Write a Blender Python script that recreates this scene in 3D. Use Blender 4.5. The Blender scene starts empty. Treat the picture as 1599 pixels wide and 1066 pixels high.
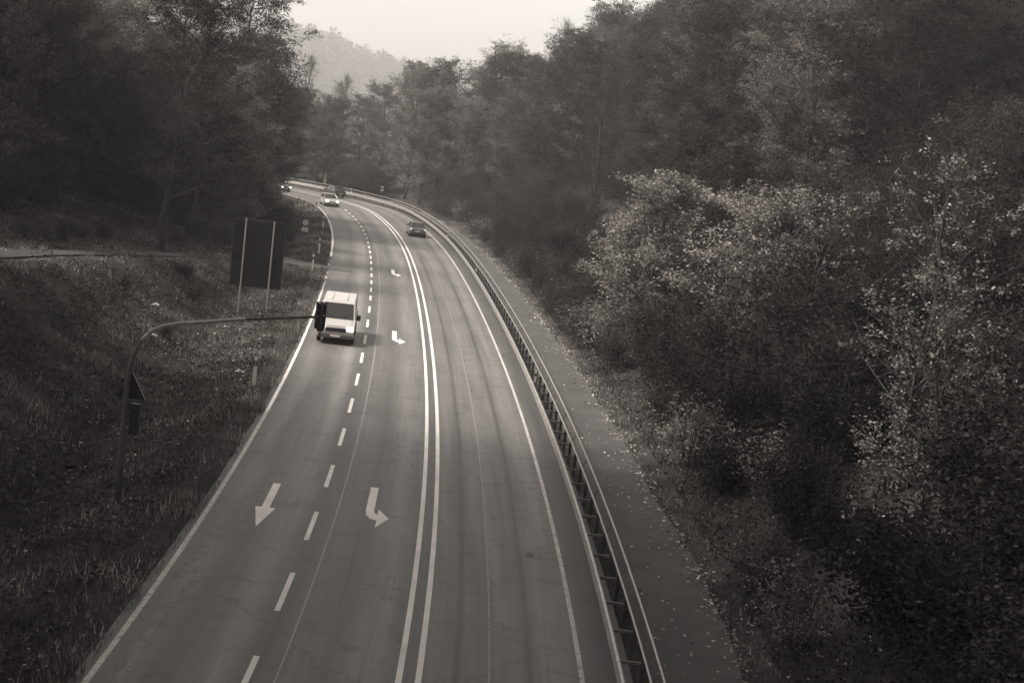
import bpy, math, random
import numpy as np
from mathutils import Vector, Matrix
rad = math.radians
S = bpy.context.scene
C = S.collection

# ------------------------------------------------------------------ camera, sky, sun, exposure
CAM_H = 12.2
cam = bpy.data.cameras.new('camera'); co = bpy.data.objects.new('camera', cam); C.objects.link(co)
cam.sensor_width = 36.0; cam.lens = 2221.0 / 1599.0 * 36.0; cam.clip_start = 0.2; cam.clip_end = 6000
TH, RO = rad(8.44), rad(7.0)
fw = Vector((0, math.cos(TH), -math.sin(TH))); r0 = Vector((1, 0, 0)); u0 = r0.cross(fw)
RX = r0 * math.cos(RO) + u0 * math.sin(RO); UY = u0 * math.cos(RO) - r0 * math.sin(RO)
M = Matrix((RX, UY, -fw)).transposed().to_4x4(); M.translation = (0, 0, CAM_H)
co.matrix_world = M
S.camera = co

SUN_EL, SUN_AZ = rad(54), rad(-98)          # azimuth from +Y towards +X
w = bpy.data.worlds.new('World'); S.world = w; w.use_nodes = True
nt = w.node_tree; nt.nodes.clear()
def wn(t, **k):
    n = nt.nodes.new(t)
    for a, b in k.items(): setattr(n, a, b)
    return n
sky = wn('ShaderNodeTexSky', sky_type='NISHITA', sun_disc=False, sun_elevation=SUN_EL, sun_rotation=SUN_AZ, air_density=1.0, dust_density=4.0)
hs = wn('ShaderNodeHueSaturation'); hs.inputs['Saturation'].default_value = 0.0
tint = wn('ShaderNodeMix', data_type='RGBA', blend_type='MULTIPLY'); tint.inputs[0].default_value = 1.0
tint.inputs[7].default_value = (1.0, 0.965, 0.925, 1)
tc = wn('ShaderNodeTexCoord'); sx = wn('ShaderNodeSeparateXYZ')
mr = wn('ShaderNodeMapRange'); mr.inputs[1].default_value = 0.0; mr.inputs[2].default_value = 0.45; mr.inputs[3].default_value = 2.6; mr.inputs[4].default_value = 1.1
cl = wn('ShaderNodeMix', data_type='RGBA', blend_type='MULTIPLY'); cl.inputs[0].default_value = 1.0
bg = wn('ShaderNodeBackground'); bg.inputs[1].default_value = 0.10
ow = wn('ShaderNodeOutputWorld')
L = nt.links.new
L(sky.outputs[0], hs.inputs['Color']); L(hs.outputs[0], tint.inputs[6]); L(tc.outputs['Generated'], sx.inputs[0]); L(sx.outputs[2], mr.inputs[0])
L(tint.outputs[2], cl.inputs[6]); L(mr.outputs[0], cl.inputs[7]); L(cl.outputs[2], bg.inputs[0]); L(bg.outputs[0], ow.inputs[0])

sd = bpy.data.lights.new('sun', 'SUN'); sd.energy = 3.0; sd.angle = rad(11); sd.color = (1.0, 0.95, 0.89)
so = bpy.data.objects.new('sun', sd); C.objects.link(so); so.location = (0, 100, 200)
sdir = Vector((math.sin(SUN_AZ) * math.cos(SUN_EL), math.cos(SUN_AZ) * math.cos(SUN_EL), math.sin(SUN_EL)))
so.rotation_euler = sdir.to_track_quat('Z', 'Y').to_euler()

S.view_settings.view_transform = 'Standard'; S.view_settings.look = 'None'; S.view_settings.exposure = 0.82; S.view_settings.gamma = 1.0
S.render.engine = 'CYCLES'
S.cycles.max_bounces = 6; S.cycles.diffuse_bounces = 3; S.cycles.glossy_bounces = 2; S.cycles.transmission_bounces = 4; S.cycles.volume_bounces = 1
S.cycles.use_denoising = True
S.cycles.caustics_reflective = False; S.cycles.caustics_refractive = False

# ------------------------------------------------------------------ materials
TINT = (1.0, 0.93, 0.87)
def g(v): return (v * TINT[0], v * TINT[1], v * TINT[2], 1)
class NT:
    def __init__(s, name):
        s.m = bpy.data.materials.new(name); s.m.use_nodes = True; s.t = s.m.node_tree; s.b = s.t.nodes['Principled BSDF']; s.o = s.t.nodes['Material Output']
    def n(s, t, **k):
        n = s.t.nodes.new(t)
        for a, b in k.items(): setattr(n, a, b)
        return n
    def l(s, a, b): s.t.links.new(a, b)
    def noise(s, vec, scale, detail=4, rough=.6):
        n = s.n('ShaderNodeTexNoise'); n.inputs['Scale'].default_value = scale; n.inputs['Detail'].default_value = detail; n.inputs['Roughness'].default_value = rough
        if vec is not None: s.l(vec, n.inputs['Vector'])
        return n.outputs[0]
    def ramp(s, fac, stops, interp='LINEAR'):
        n = s.n('ShaderNodeValToRGB'); s.l(fac, n.inputs[0]); e = n.color_ramp.elements; n.color_ramp.interpolation = interp
        while len(e) < len(stops): e.new(0.5)
        for q, (p, v) in zip(e, stops): q.position = p; q.color = g(v) if not isinstance(v, tuple) else v
        return n.outputs[0]
    def mul(s, a, b):
        n = s.n('ShaderNodeMix', data_type='RGBA', blend_type='MULTIPLY'); n.inputs[0].default_value = 1; s.l(a, n.inputs[6]); s.l(b, n.inputs[7]); return n.outputs[2]
    def mix(s, f, a, b):
        n = s.n('ShaderNodeMix', data_type='RGBA'); s.l(f, n.inputs[0]); s.l(a, n.inputs[6]); s.l(b, n.inputs[7]); return n.outputs[2]
    def bump(s, h, strength=.3, dist=.02):
        n = s.n('ShaderNodeBump'); n.inputs['Strength'].default_value = strength; n.inputs['Distance'].default_value = dist; s.l(h, n.inputs['Height']); s.l(n.outputs[0], s.b.inputs['Normal'])
W1 = lambda v: (v, v, v, 1)
def simple(name, v, rough=.6, metal=0.0, vary=.25, scale=8.0, spec=.5):
    k = NT(name); p = k.n('ShaderNodeNewGeometry').outputs['Position']
    c = k.ramp(k.noise(p, scale), [(.3, v * (1 - vary)), (.7, v * (1 + vary))]); k.l(c, k.b.inputs['Base Color'])
    k.b.inputs['Roughness'].default_value = rough; k.b.inputs['Metallic'].default_value = metal; k.b.inputs['Specular IOR Level'].default_value = spec
    return k.m
def glow(name, strength, v=1.0):
    k = NT(name); k.b.inputs['Base Color'].default_value = g(.8); k.b.inputs['Emission Color'].default_value = g(v); k.b.inputs['Emission Strength'].default_value = strength
    return k.m
def leafmat(name, v, trans=.3, spread=.45, objvar=.25, nsc=.55, lo=.6, hi=1.35):
    k = NT(name); k.t.nodes.remove(k.b)
    geo = k.n('ShaderNodeNewGeometry'); oi = k.n('ShaderNodeObjectInfo')
    pc = k.n('ShaderNodeTexCoord').outputs['Object']
    a = k.ramp(geo.outputs['Random Per Island'], [(0, v * (1 - spread)), (.75, v * (1 + spread * .5)), (1, v * (1 + spread * 1.6))])
    b = k.ramp(k.noise(pc, nsc, 3), [(.35, W1(lo)), (.65, W1(hi))])
    c = k.ramp(oi.outputs['Random'], [(0, W1(1 - objvar)), (1, W1(1 + objvar))])
    col = k.mul(k.mul(a, b), c)
    d = k.n('ShaderNodeBsdfDiffuse'); t = k.n('ShaderNodeBsdfTranslucent'); mx = k.n('ShaderNodeMixShader'); mx.inputs[0].default_value = trans
    k.l(col, d.inputs[0]); k.l(col, t.inputs[0]); k.l(d.outputs[0], mx.inputs[1]); k.l(t.outputs[0], mx.inputs[2]); k.l(mx.outputs[0], k.o.inputs[0])
    return k.m
MT = {}
MT['leaf_dark'] = leafmat('dark_leaves', .06, objvar=.55)
MT['leaf_mid'] = leafmat('mid_leaves', .16, objvar=.5)
MT['leaf_pale'] = leafmat('pale_autumn_leaves', .22, .35, .6)
MT['leaf_bush'] = leafmat('bush_leaves', .045, objvar=.4)
MT['needle'] = leafmat('needles', .05, .1)
MT['grass'] = leafmat('grass_blades', .12, .3, .8, 0, .33, .3, 2.9)
MT['litter'] = leafmat('fallen_leaves', .42, .2, .6)
MT['bark'] = simple('bark', .045, .9, vary=.5, scale=14)
MT['bark_pale'] = simple('pale_bark', .09, .9, vary=.5, scale=9)
MT['steel'] = simple('galvanised_steel', .42, .42, .55, .2, 5)
MT['steel_dull'] = simple('dull_steel', .16, .6, .3, .3, 6)
MT['post'] = simple('post_steel', .07, .7, .2, .3, 6)
MT['mast'] = simple('mast_grey_paint', .10, .6, 0, .15, 4)
MT['mast_light'] = simple('mast_bare_metal', .40, .45, .4, .15, 4)
MT['sign_grey'] = simple('faded_sign_face', .62, .6, 0, .1, 20)
MT['black'] = simple('black_plastic', .018, .5, 0, .2, 20)
MT['signback'] = simple('sign_back_grey', .009, .6, .0, .25, 2.0)
MT['white'] = simple('white_plastic', .85, .5, 0, .06, 20)
MT['white_paint'] = simple('van_paint', .45, .3, 0, .03, 3)
MT['silver_paint'] = simple('silver_paint', .40, .3, .3, .04, 3)
MT['dark_paint'] = simple('dark_paint', .03, .3, 0, .1, 3)
MT['grey_paint'] = simple('grey_paint', .12, .3, .1, .1, 3)
MT['glass'] = simple('car_glass', .015, .08, 0, .1, 2, .8)
MT['tyre'] = simple('tyre_rubber', .02, .8)
MT['rim'] = simple('alloy_rim', .35, .35, .7)
MT['lens'] = simple('lamp_lens', .03, .15)
MT['head'] = glow('lit_headlamp', 7.0)
MT['tail'] = glow('lit_tail_lamp', .35, .8)
MT['paper'] = simple('pale_litter', .6, .8)
MT['iron'] = simple('cast_iron', .03, .6)

# ------------------------------------------------------------------ geometry helpers
def mk(name, verts, faces, mat, parent=None, origin=(0, 0, 0), smooth=False, uv=None):
    v = np.asarray(verts, dtype=np.float64) - np.asarray(origin)
    me = bpy.data.meshes.new(name)
    fl = np.asarray(faces, dtype=np.int32) if (isinstance(faces, np.ndarray)) else None
    if fl is not None:
        n, q = fl.shape
        me.vertices.add(len(v)); me.vertices.foreach_set('co', v.astype(np.float32).ravel())
        me.loops.add(n * q); me.loops.foreach_set('vertex_index', fl.ravel())
        me.polygons.add(n); me.polygons.foreach_set('loop_start', np.arange(0, n * q, q, dtype=np.int32))
        me.update(calc_edges=True)
    else:
        me.from_pydata([tuple(p) for p in v], [], faces); me.update()
    if uv is not None:
        ul = me.uv_layers.new(name='road'); idx = np.empty(len(me.loops), dtype=np.int32); me.loops.foreach_get('vertex_index', idx)
        ul.data.foreach_set('uv', np.asarray(uv, dtype=np.float32)[idx].ravel())
    if smooth: me.polygons.foreach_set('use_smooth', np.ones(len(me.polygons), dtype=bool))
    if mat is not None: me.materials.append(mat)
    o = bpy.data.objects.new(name, me); C.objects.link(o)
    if parent is not None: o.parent = parent
    else: o.location = origin
    return o
def tag(o, label=None, cat=None, group=None, kind=None):
    if label: o['label'] = label
    if cat: o['category'] = cat
    if group: o['group'] = group
    if kind: o['kind'] = kind
    return o
def empty(name, loc, rz=0.0):
    o = bpy.data.objects.new(name, None); C.objects.link(o); o.location = loc; o.rotation_euler = (0, 0, rz); o.empty_display_size = .3
    return o
def copy_tree(o, parent=None):
    c = o.copy(); C.objects.link(c)
    if parent is not None: c.parent = parent
    for ch in list(o.children): copy_tree(ch, c)
    return c
class MB:
    def __init__(s): s.v = []; s.f = []
    def add(s, v, f):
        b = len(s.v); s.v += [tuple(p) for p in v]; s.f += [tuple(i + b for i in q) for q in f]
    def box(s, c, d, rz=0.0, ry=0.0, rx=0.0, taper=1.0):
        from mathutils import Euler
        R = Euler((rx, ry, rz)).to_matrix(); V = []
        for z in (-1, 1):
            k = taper if z > 0 else 1
            for x, y in ((-1, -1), (1, -1), (1, 1), (-1, 1)): V.append(Vector(c) + R @ Vector((x * d[0] / 2 * k, y * d[1] / 2 * k, z * d[2] / 2)))
        s.add(V, [(3, 2, 1, 0), (4, 5, 6, 7), (0, 1, 5, 4), (1, 2, 6, 5), (2, 3, 7, 6), (3, 0, 4, 7)])
    def tube(s, pts, radii, n=8, cap=True):
        pts = [Vector(p) for p in pts]
        if not hasattr(radii, '__len__'): radii = [radii] * len(pts)
        V = []; F = []; up = None
        for i, p in enumerate(pts):
            d = (pts[min(i + 1, len(pts) - 1)] - pts[max(i - 1, 0)]).normalized()
            if up is None: up = d.orthogonal().normalized()
            up = (up - d * up.dot(d)).normalized(); b = d.cross(up)
            for k in range(n):
                a = 2 * math.pi * k / n; V.append(p + (up * math.cos(a) + b * math.sin(a)) * radii[i])
        for i in range(len(pts) - 1):
            for k in range(n):
                k2 = (k + 1) % n; F.append((i * n + k, i * n + k2, (i + 1) * n + k2, (i + 1) * n + k))
        if cap: F.append(tuple(range(n))[::-1]); F.append(tuple((len(pts) - 1) * n + k for k in range(n)))
        s.add(V, F)
    def prism(s, poly, axis, a, b):
        # poly of 2-D points; extruded along axis ('x' or 'y' or 'z') from a to b
        P = {'x': lambda p, h: (h, p[0], p[1]), 'y': lambda p, h: (p[0], h, p[1]), 'z': lambda p, h: (p[0], p[1], h)}[axis]
        n = len(poly); s.add([P(p, a) for p in poly] + [P(p, b) for p in poly], [tuple(range(n))[::-1], tuple(range(n, 2 * n))] + [(i, (i + 1) % n, n + (i + 1) % n, n + i) for i in range(n)])
    def build(s, name, mat, parent=None, origin=(0, 0, 0), smooth=False, bevel=0.0):
        o = mk(name, s.v, s.f, mat, parent, origin, smooth)
        if bevel:
            m = o.modifiers.new('bevel', 'BEVEL'); m.width = bevel; m.segments = 2; m.limit_method = 'ANGLE'
        return o

# ------------------------------------------------------------------ road reference curve (left strand of the double line); t grows to the right
PC = np.array([-3.91094730e-08, 1.43492305e-05, -2.29913301e-03, 7.52877288e-02, -2.12245833e+00])
_y = np.arange(27, 176.01, .5); _x = np.polyval(PC, _y)
h0 = math.atan((_x[1] - _x[0]) / .5)
pre = [(_x[0] - math.tan(h0) * (27 - y), y) for y in np.arange(-60, 27, .5)]
hd = math.atan((_x[-1] - _x[-2]) / .5); px, py = _x[-1], _y[-1]; post = []
ARC_R = 55.0
for i in range(420):
    if hd > -rad(100): hd -= .5 / ARC_R
    px += math.sin(hd) * .5; py += math.cos(hd) * .5; post.append((px, py))
REF = np.array(pre + list(zip(_x, _y)) + post)
seg = np.diff(REF, axis=0); sl = np.hypot(seg[:, 0], seg[:, 1]); RS = np.concatenate([[0], np.cumsum(sl)])
RS += 27 - RS[len(pre)]
tg = np.gradient(REF, axis=0); tg /= np.linalg.norm(tg, axis=1)[:, None]
for _ in range(20): tg[1:-1] = (tg[:-2] + 2 * tg[1:-1] + tg[2:]) / 4
tg /= np.linalg.norm(tg, axis=1)[:, None]
def at(s, t):
    s = np.asarray(s, float); t = np.asarray(t, float)
    x = np.interp(s, RS, REF[:, 0]); y = np.interp(s, RS, REF[:, 1]); tx = np.interp(s, RS, tg[:, 0]); ty = np.interp(s, RS, tg[:, 1])
    return np.stack([x + ty * t, y - tx * t], -1)
def heading(s):  # rotation about z so that local +Y runs along the road away from the camera
    return math.atan2(-float(np.interp(s, RS, tg[:, 0])), float(np.interp(s, RS, tg[:, 1])))
RD = REF[::4]; RDT = tg[::4]; RDS = RS[::4]
def to_st(X, Y):
    X = np.atleast_1d(np.asarray(X, float)); Y = np.atleast_1d(np.asarray(Y, float)); ss = np.empty(len(X)); tt = np.empty(len(X))
    for a in range(0, len(X), 4000):
        dx = X[a:a + 4000, None] - RD[None, :, 0]; dy = Y[a:a + 4000, None] - RD[None, :, 1]; i = np.argmin(dx * dx + dy * dy, 1); r = np.arange(len(i))
        tx, ty = RDT[i, 0], RDT[i, 1]; ddx, ddy = dx[r, i], dy[r, i]
        ss[a:a + 4000] = RDS[i] + ddx * tx + ddy * ty; perp = ddx * ty - ddy * tx
        d = np.hypot(ddx, ddy); tt[a:a + 4000] = np.sign(perp) * d
    return ss, tt
# forest track leaving the road on the left
TRK = np.array([(-16.1, 110.4, 0.0), (-16.9, 109.2, .0), (-18.0, 107.2, .1), (-20.0, 102.4, .6), (-22.0, 95.5, 1.2), (-23.6, 85.5, 2.0), (-24.3, 73.4, 3.0), (-24.8, 62, 3.7), (-25.3, 48, 4.2), (-26, 30, 4.6)])
_k = np.linspace(0, len(TRK) - 1, 160); TRS = np.stack([np.interp(_k, np.arange(len(TRK)), TRK[:, i]) for i in range(3)], -1)
for _ in range(30): TRS[1:-1] = (TRS[:-2] + 2 * TRS[1:-1] + TRS[2:]) / 4
def vnoise(X, Y, sc, seed):
    X = np.asarray(X) / sc + seed * 17.3; Y = np.asarray(Y) / sc + seed * 7.7
    return (np.sin(X * 1.7 + np.sin(Y * 1.3 + seed)) + np.sin(Y * 1.9 + 1.3 * np.sin(X * 1.1)) + .6 * np.sin((X + Y) * 3.1 + seed) + .6 * np.sin((X - Y) * 3.7)) / 3.2
RT = np.array([-900, -60, -45, -31, -29, -24, -17, -14, -11.6, -9.4, -7.6, -6.9, 5.3, 5.6, 8.4, 9.2, 11, 14, 40, 62, 90, 900.])
RZ = np.array([21, 21, 13.5, 4.2, 3.2, 2.2, 1.05, .55, -.75, -.3, .0, -.05, -.05, -.04, -.04, .1, .5, 2.0, 17.5, 27, 31, 33.])
def ground(X, Y):
    X = np.atleast_1d(np.asarray(X, float)); Y = np.atleast_1d(np.asarray(Y, float))
    s, t = to_st(X, Y); z = np.interp(t, RT, RZ)
    fl = np.interp(s, [150, 190, 225, 260], [1.0, .75, .28, .2]); z = np.where(t > 9, z * fl, z); fl2 = np.interp(s, [100, 170, 220], [1.0, .45, .3]); z = np.where(t < -13, z * fl2, z)
    am = np.clip((np.abs(t + 1) - 9) / 10, 0, 1)
    z = z + am * (vnoise(X, Y, 9, 1) * .35 + vnoise(X, Y, 31, 2) * 1.2) + np.clip((np.abs(t + 1) - 7.6) / 4, 0, 1) * vnoise(X, Y, 2.3, 3) * .10
    # the bend: beyond the inside of the curve the ground is lower
    dx = X[:, None] - TRS[None, :, 0]; dy = Y[:, None] - TRS[None, :, 1]; d2 = dx * dx + dy * dy; i = np.argmin(d2, 1); d = np.sqrt(d2[np.arange(len(i)), i])
    k = np.clip((5.5 - d) / 3.5, 0, 1); k = k * k * (3 - 2 * k); k = np.where(t > -7.3, 0, k)
    return z * (1 - k) + (TRS[i, 2] - .05) * k
def gz(x, y): return float(ground([x], [y])[0])
FX = Vector(RX); FU = Vector(UY)
def project(p):
    v = Vector(p) - Vector((0, 0, CAM_H)); D = v.dot(fw)
    return (799.5 + 2221 * v.dot(FX) / D, 533 - 2221 * v.dot(FU) / D, D) if D > .1 else (1e5, 1e5, D)
def at3(s, t, z=None):
    p = at(s, t); return (float(p[0]), float(p[1]), gz(p[0], p[1]) if z is None else z)

# ------------------------------------------------------------------ ground
def axis(lo, hi, a, b, fine, grow=1.18):
    c = list(np.arange(a, b + 1e-6, fine)); st = fine
    while c[-1] < hi: st *= grow; c.append(c[-1] + st)
    st = fine; h = []
    while (h[-1] if h else a) > lo: st *= grow; h.append((h[-1] if h else a) - st)
    return np.array(h[::-1] + c)
ax = axis(-2000, 2000, -42, 22, .6); ay = axis(-60, 2300, 22, 205, .8)
GX, GY = np.meshgrid(ax, ay); gxx, gyy = GX.ravel(), GY.ravel(); gzz = ground(gxx, gyy)
# far valley floor rises gently away from the modelled slopes
nx, ny = len(ax), len(ay)
ii = np.arange(nx * ny).reshape(ny, nx)
gf = np.stack([ii[:-1, :-1], ii[:-1, 1:], ii[1:, 1:], ii[1:, :-1]], -1).reshape(-1, 4)
k = NT('forest_ground'); pos = k.n('ShaderNodeNewGeometry').outputs['Position']
a_ = k.ramp(k.noise(pos, .35, 5, .65), [(.3, .025), (.5, .05), (.72, .09)]); b_ = k.ramp(k.noise(pos, 5, 6, .75), [(.3, W1(.45)), (.55, W1(1.0)), (.75, W1(2.0))])
k.l(k.mul(a_, b_), k.b.inputs['Base Color']); k.b.inputs['Roughness'].default_value = .95; k.b.inputs['Specular IOR Level'].default_value = .1; k.bump(k.noise(pos, 9, 6), .8, .08)
tag(mk('ground', np.stack([gxx, gyy, gzz], -1), gf, k.m, smooth=True), 'dark leaf-strewn ground of the wooded valley', 'ground', kind='structure')

# ------------------------------------------------------------------ road sheet, markings, path, track
def ribbon(s0, s1, ts, z, step=1.0):
    n = int(round((s1 - s0) / step)) + 1; s = np.linspace(s0, s1, n); V = []; U = []
    for t in ts:
        tt = t(s) if callable(t) else np.full(n, t); p = at(s, tt); V.append(np.column_stack([p, np.full(n, z)])); U.append(np.column_stack([tt, s]))
    m = len(ts); V = np.stack(V, 1).reshape(-1, 3); U = np.stack(U, 1).reshape(-1, 2); i = np.arange(n * m).reshape(n, m)
    return V, np.stack([i[:-1, :-1], i[:-1, 1:], i[1:, 1:], i[1:, :-1]], -1).reshape(-1, 4), U
k = NT('asphalt'); uvn = k.n('ShaderNodeUVMap', uv_map='road').outputs[0]; pos = k.n('ShaderNodeNewGeometry').outputs['Position']
sp = k.n('ShaderNodeSeparateXYZ'); k.l(uvn, sp.inputs[0])
mrr = k.n('ShaderNodeMapRange'); mrr.inputs[1].default_value = -8; mrr.inputs[2].default_value = 6; k.l(sp.outputs[0], mrr.inputs[0])
def tp(t): return (t + 8) / 14
band = k.ramp(mrr.outputs[0], [(tp(-7.2), W1(.62)), (tp(-6.4), W1(.72)), (tp(-5.7), W1(1.0)), (tp(-4.9), W1(.78)), (tp(-3.9), W1(1.35)), (tp(-3.1), W1(.62)), (tp(-2.4), W1(.95)), (tp(-1.7), W1(.74)), (tp(-.8), W1(1.3)), (tp(.2), W1(.75)),
                               (tp(.8), W1(1.05)), (tp(1.12), W1(.95)), (tp(1.26), W1(.5)), (tp(1.42), W1(.95)), (tp(2.2), W1(1.12)), (tp(2.8), W1(.95)), (tp(2.94), W1(.5)), (tp(3.1), W1(1.0)), (tp(3.5), W1(1.3)), (tp(4.05), W1(.95)), (tp(4.4), W1(.6)), (tp(5.3), W1(.5))], 'EASE')
mp = k.n('ShaderNodeMapping'); mp.inputs['Scale'].default_value = (2.2, .07, 1); k.l(uvn, mp.inputs[0])
mp2 = k.n('ShaderNodeMapping'); mp2.inputs['Scale'].default_value = (14, .12, 1); k.l(uvn, mp2.inputs[0])
st1 = k.ramp(k.noise(mp.outputs[0], 1, 3), [(.3, W1(.78)), (.7, W1(1.2))]); st2 = k.ramp(k.noise(mp2.outputs[0], 1, 3), [(.3, W1(.86)), (.7, W1(1.12))])
patch = k.ramp(k.noise(pos, .22, 3), [(.3, W1(.88)), (.7, W1(1.12))]); grain = k.ramp(k.noise(pos, 38, 5, .8), [(.25, W1(.72)), (.75, W1(1.3))])
basec = k.n('ShaderNodeRGB'); basec.outputs[0].default_value = g(.138)
col = basec.outputs[0]
gr2 = k.ramp(k.noise(pos, 11, 6, .85), [(.3, W1(.80)), (.7, W1(1.22))]); stain = k.ramp(k.noise(pos, .9, 5, .7), [(.34, W1(.72)), (.46, W1(1.0))])
nv = k.n('ShaderNodeTexNoise'); nv.inputs['Scale'].default_value = 1.3; nv.inputs['Detail'].default_value = 4; k.l(pos, nv.inputs['Vector'])
vm = k.n('ShaderNodeVectorMath', operation='MULTIPLY_ADD'); k.l(nv.outputs['Color'], vm.inputs[0]); vm.inputs[1].default_value = (1.6, 1.6, 0); k.l(pos, vm.inputs[2])
vo = k.n('ShaderNodeTexVoronoi', feature='DISTANCE_TO_EDGE'); vo.inputs['Scale'].default_value = .16; k.l(vm.outputs[0], vo.inputs['Vector'])
crack = k.ramp(vo.outputs['Distance'], [(.002, W1(.62)), (.006, W1(1.0))])
vs = k.n('ShaderNodeTexVoronoi'); vs.inputs['Scale'].default_value = 1.1; k.l(pos, vs.inputs['Vector']); speck = k.ramp(vs.outputs['Distance'], [(.028, W1(2.6)), (.04, W1(1.0))])
for q in (band, st1, st2, patch, grain, gr2, stain, crack, speck): col = k.mul(col, q)
k.l(col, k.b.inputs['Base Color']); k.b.inputs['Roughness'].default_value = .55; k.b.inputs['Specular IOR Level'].default_value = .45; k.bump(k.noise(pos, 60, 3), .35, .01)
MT['asphalt'] = k.m
road_ts = list(np.linspace(-6.66, 5.35, 14))
V, F, U = ribbon(-40, 330, road_ts, 0.0)
road = tag(mk('road', V, F, MT['asphalt'], uv=U), 'grey three-lane asphalt road curving left into the woods', 'road', kind='structure')
def paint(name, v, wear):
    k = NT(name); pos = k.n('ShaderNodeNewGeometry').outputs['Position']
    n = k.noise(pos, 4.5, 8, .85); n2 = k.noise(pos, .8, 3)
    c = k.mul(k.ramp(n, [(wear - .06, v * .25), (wear + .05, v)]), k.ramp(n2, [(.3, W1(.8)), (.6, W1(1.0))]))
    k.l(c, k.b.inputs['Base Color']); k.b.inputs['Roughness'].default_value = .6
    return k.m
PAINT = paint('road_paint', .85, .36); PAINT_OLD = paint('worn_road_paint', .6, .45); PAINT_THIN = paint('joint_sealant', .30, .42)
def line(name, pieces, z, mat):
    Vs, Fs, n = [], [], 0
    for s0, s1, t0, t1 in pieces:
        v, f, _ = ribbon(s0, s1, [t0, t1], z, 1.0 if s1 - s0 > 4 else (s1 - s0) / 2); Vs.append(v); Fs.append(f + n); n += len(v)
    return mk(name, np.concatenate(Vs), np.concatenate(Fs), mat, road)
ZL = .006
e0 = lambda s: -6.33 - .0022 * np.clip(s - 30, 0, 90) - .07
e1 = lambda s: -6.33 - .0022 * np.clip(s - 30, 0, 90) + .07
line('edge_line', [(-40, 56, e0, e1)], ZL, PAINT_OLD)['label'] = 'worn near stretch of the left edge line'
line('edge_line', [(56, 101, e0, e1), (119, 300, e0, e1)] + [(a, a + .7, e0, e1) for a in (103, 106, 109, 112, 115)], ZL, PAINT)
line('edge_line', [(-40, 300, 4.09, 4.21)], ZL, PAINT_OLD)['label'] = 'worn right edge line beside the guardrail'
line('lane_line', [(33.3 + 6 * i, 36.3 + 6 * i, -3.27, -3.13) for i in range(-10, 10)] + [(93.3 + 4.5 * i, 95.6 + 4.5 * i, -3.27, -3.13) for i in range(0, 22)], ZL, PAINT)['label'] = 'dashed white line between the two left lanes'
line('centre_line', [(-40, 300, -.07, .07)], ZL, PAINT)['label'] = 'left strand of the double white centre line'
line('centre_line', [(-40, 300, .36, .50)], ZL, PAINT)['label'] = 'right strand of the double white centre line'
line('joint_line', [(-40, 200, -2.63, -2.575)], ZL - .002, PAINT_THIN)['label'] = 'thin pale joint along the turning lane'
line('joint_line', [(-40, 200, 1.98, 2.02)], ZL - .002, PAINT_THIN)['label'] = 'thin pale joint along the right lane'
def arrow(name, poly_list, label, s0, t0):
    V, F = [], []
    for poly in poly_list:
        b = len(V)
        for dt, ds in poly:
            p = at(s0 + ds, t0 + dt); V.append((p[0], p[1], ZL))
        F.append(tuple(range(b, b + len(poly))))
    o = mk(name, V, F, PAINT, road); o['label'] = label; return o
# straight arrow, tail far, tip near the camera
arrow('straight_arrow', [[(-.12, 0), (.12, 0), (.12, -2.9), (-.12, -2.9)], [(-.31, -2.9), (.31, -2.9), (0, -5.0)]], 'straight-ahead arrow pointing towards the camera', 45.1, -4.75)
def turn_arrow(s0, t0, label, sc=1.0):
    P = [[(-.13, 0), (.13, 0), (.13, -2.8), (-.13, -2.8)], [(-.13, -2.8), (.13, -2.8), (.17, -3.1), (.26, -3.25), (.26, -3.85), (.06, -3.75), (-.09, -3.35)], [(.26, -2.6), (.62, -3.55), (.26, -4.6)]]
    return arrow('turn_arrow', [[(a * sc, b * sc) for a, b in p] for p in P], label, s0, t0)
turn_arrow(45.9, -1.62, 'nearest left-turn arrow'); turn_arrow(80.9, -1.62, 'middle left-turn arrow'); turn_arrow(113.5, -1.5, 'farthest left-turn arrow')
m = MB()
pd = at(40.2, 3.27)
for dx, dy, a, b in ((-.09, 0, .03, .36), (.09, 0, .03, .36), (0, .18, .21, .04), (0, -.18, .21, .04), (0, 0, .16, .03)): m.box((pd[0] + dx, pd[1] + dy, .004), (a, b, .010))
m.build('drain_cover', MT['iron'], road)
# footpath behind the guardrail
k = NT('path_asphalt'); pos = k.n('ShaderNodeNewGeometry').outputs['Position']
c = k.mul(k.ramp(k.noise(pos, .5, 4), [(.3, .05), (.7, .085)]), k.ramp(k.noise(pos, 22, 6, .8), [(.3, W1(.65)), (.7, W1(1.4))]))
k.l(c, k.b.inputs['Base Color']); k.b.inputs['Roughness'].default_value = .8; k.bump(k.noise(pos, 40, 4), .4, .01); MT['path'] = k.m
pe = lambda s: 8.25 + .10 * np.sin(s * .35) + .06 * np.sin(s * 1.1 + 1) + .05 * np.sin(s * 2.3)
V, F, U = ribbon(-40, 215, [5.75, 6.5, 7.3, pe], .012)
tag(mk('footpath', V, F, MT['path'], uv=U), 'narrow asphalt footpath behind the guardrail', 'footpath', kind='structure')
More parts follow.
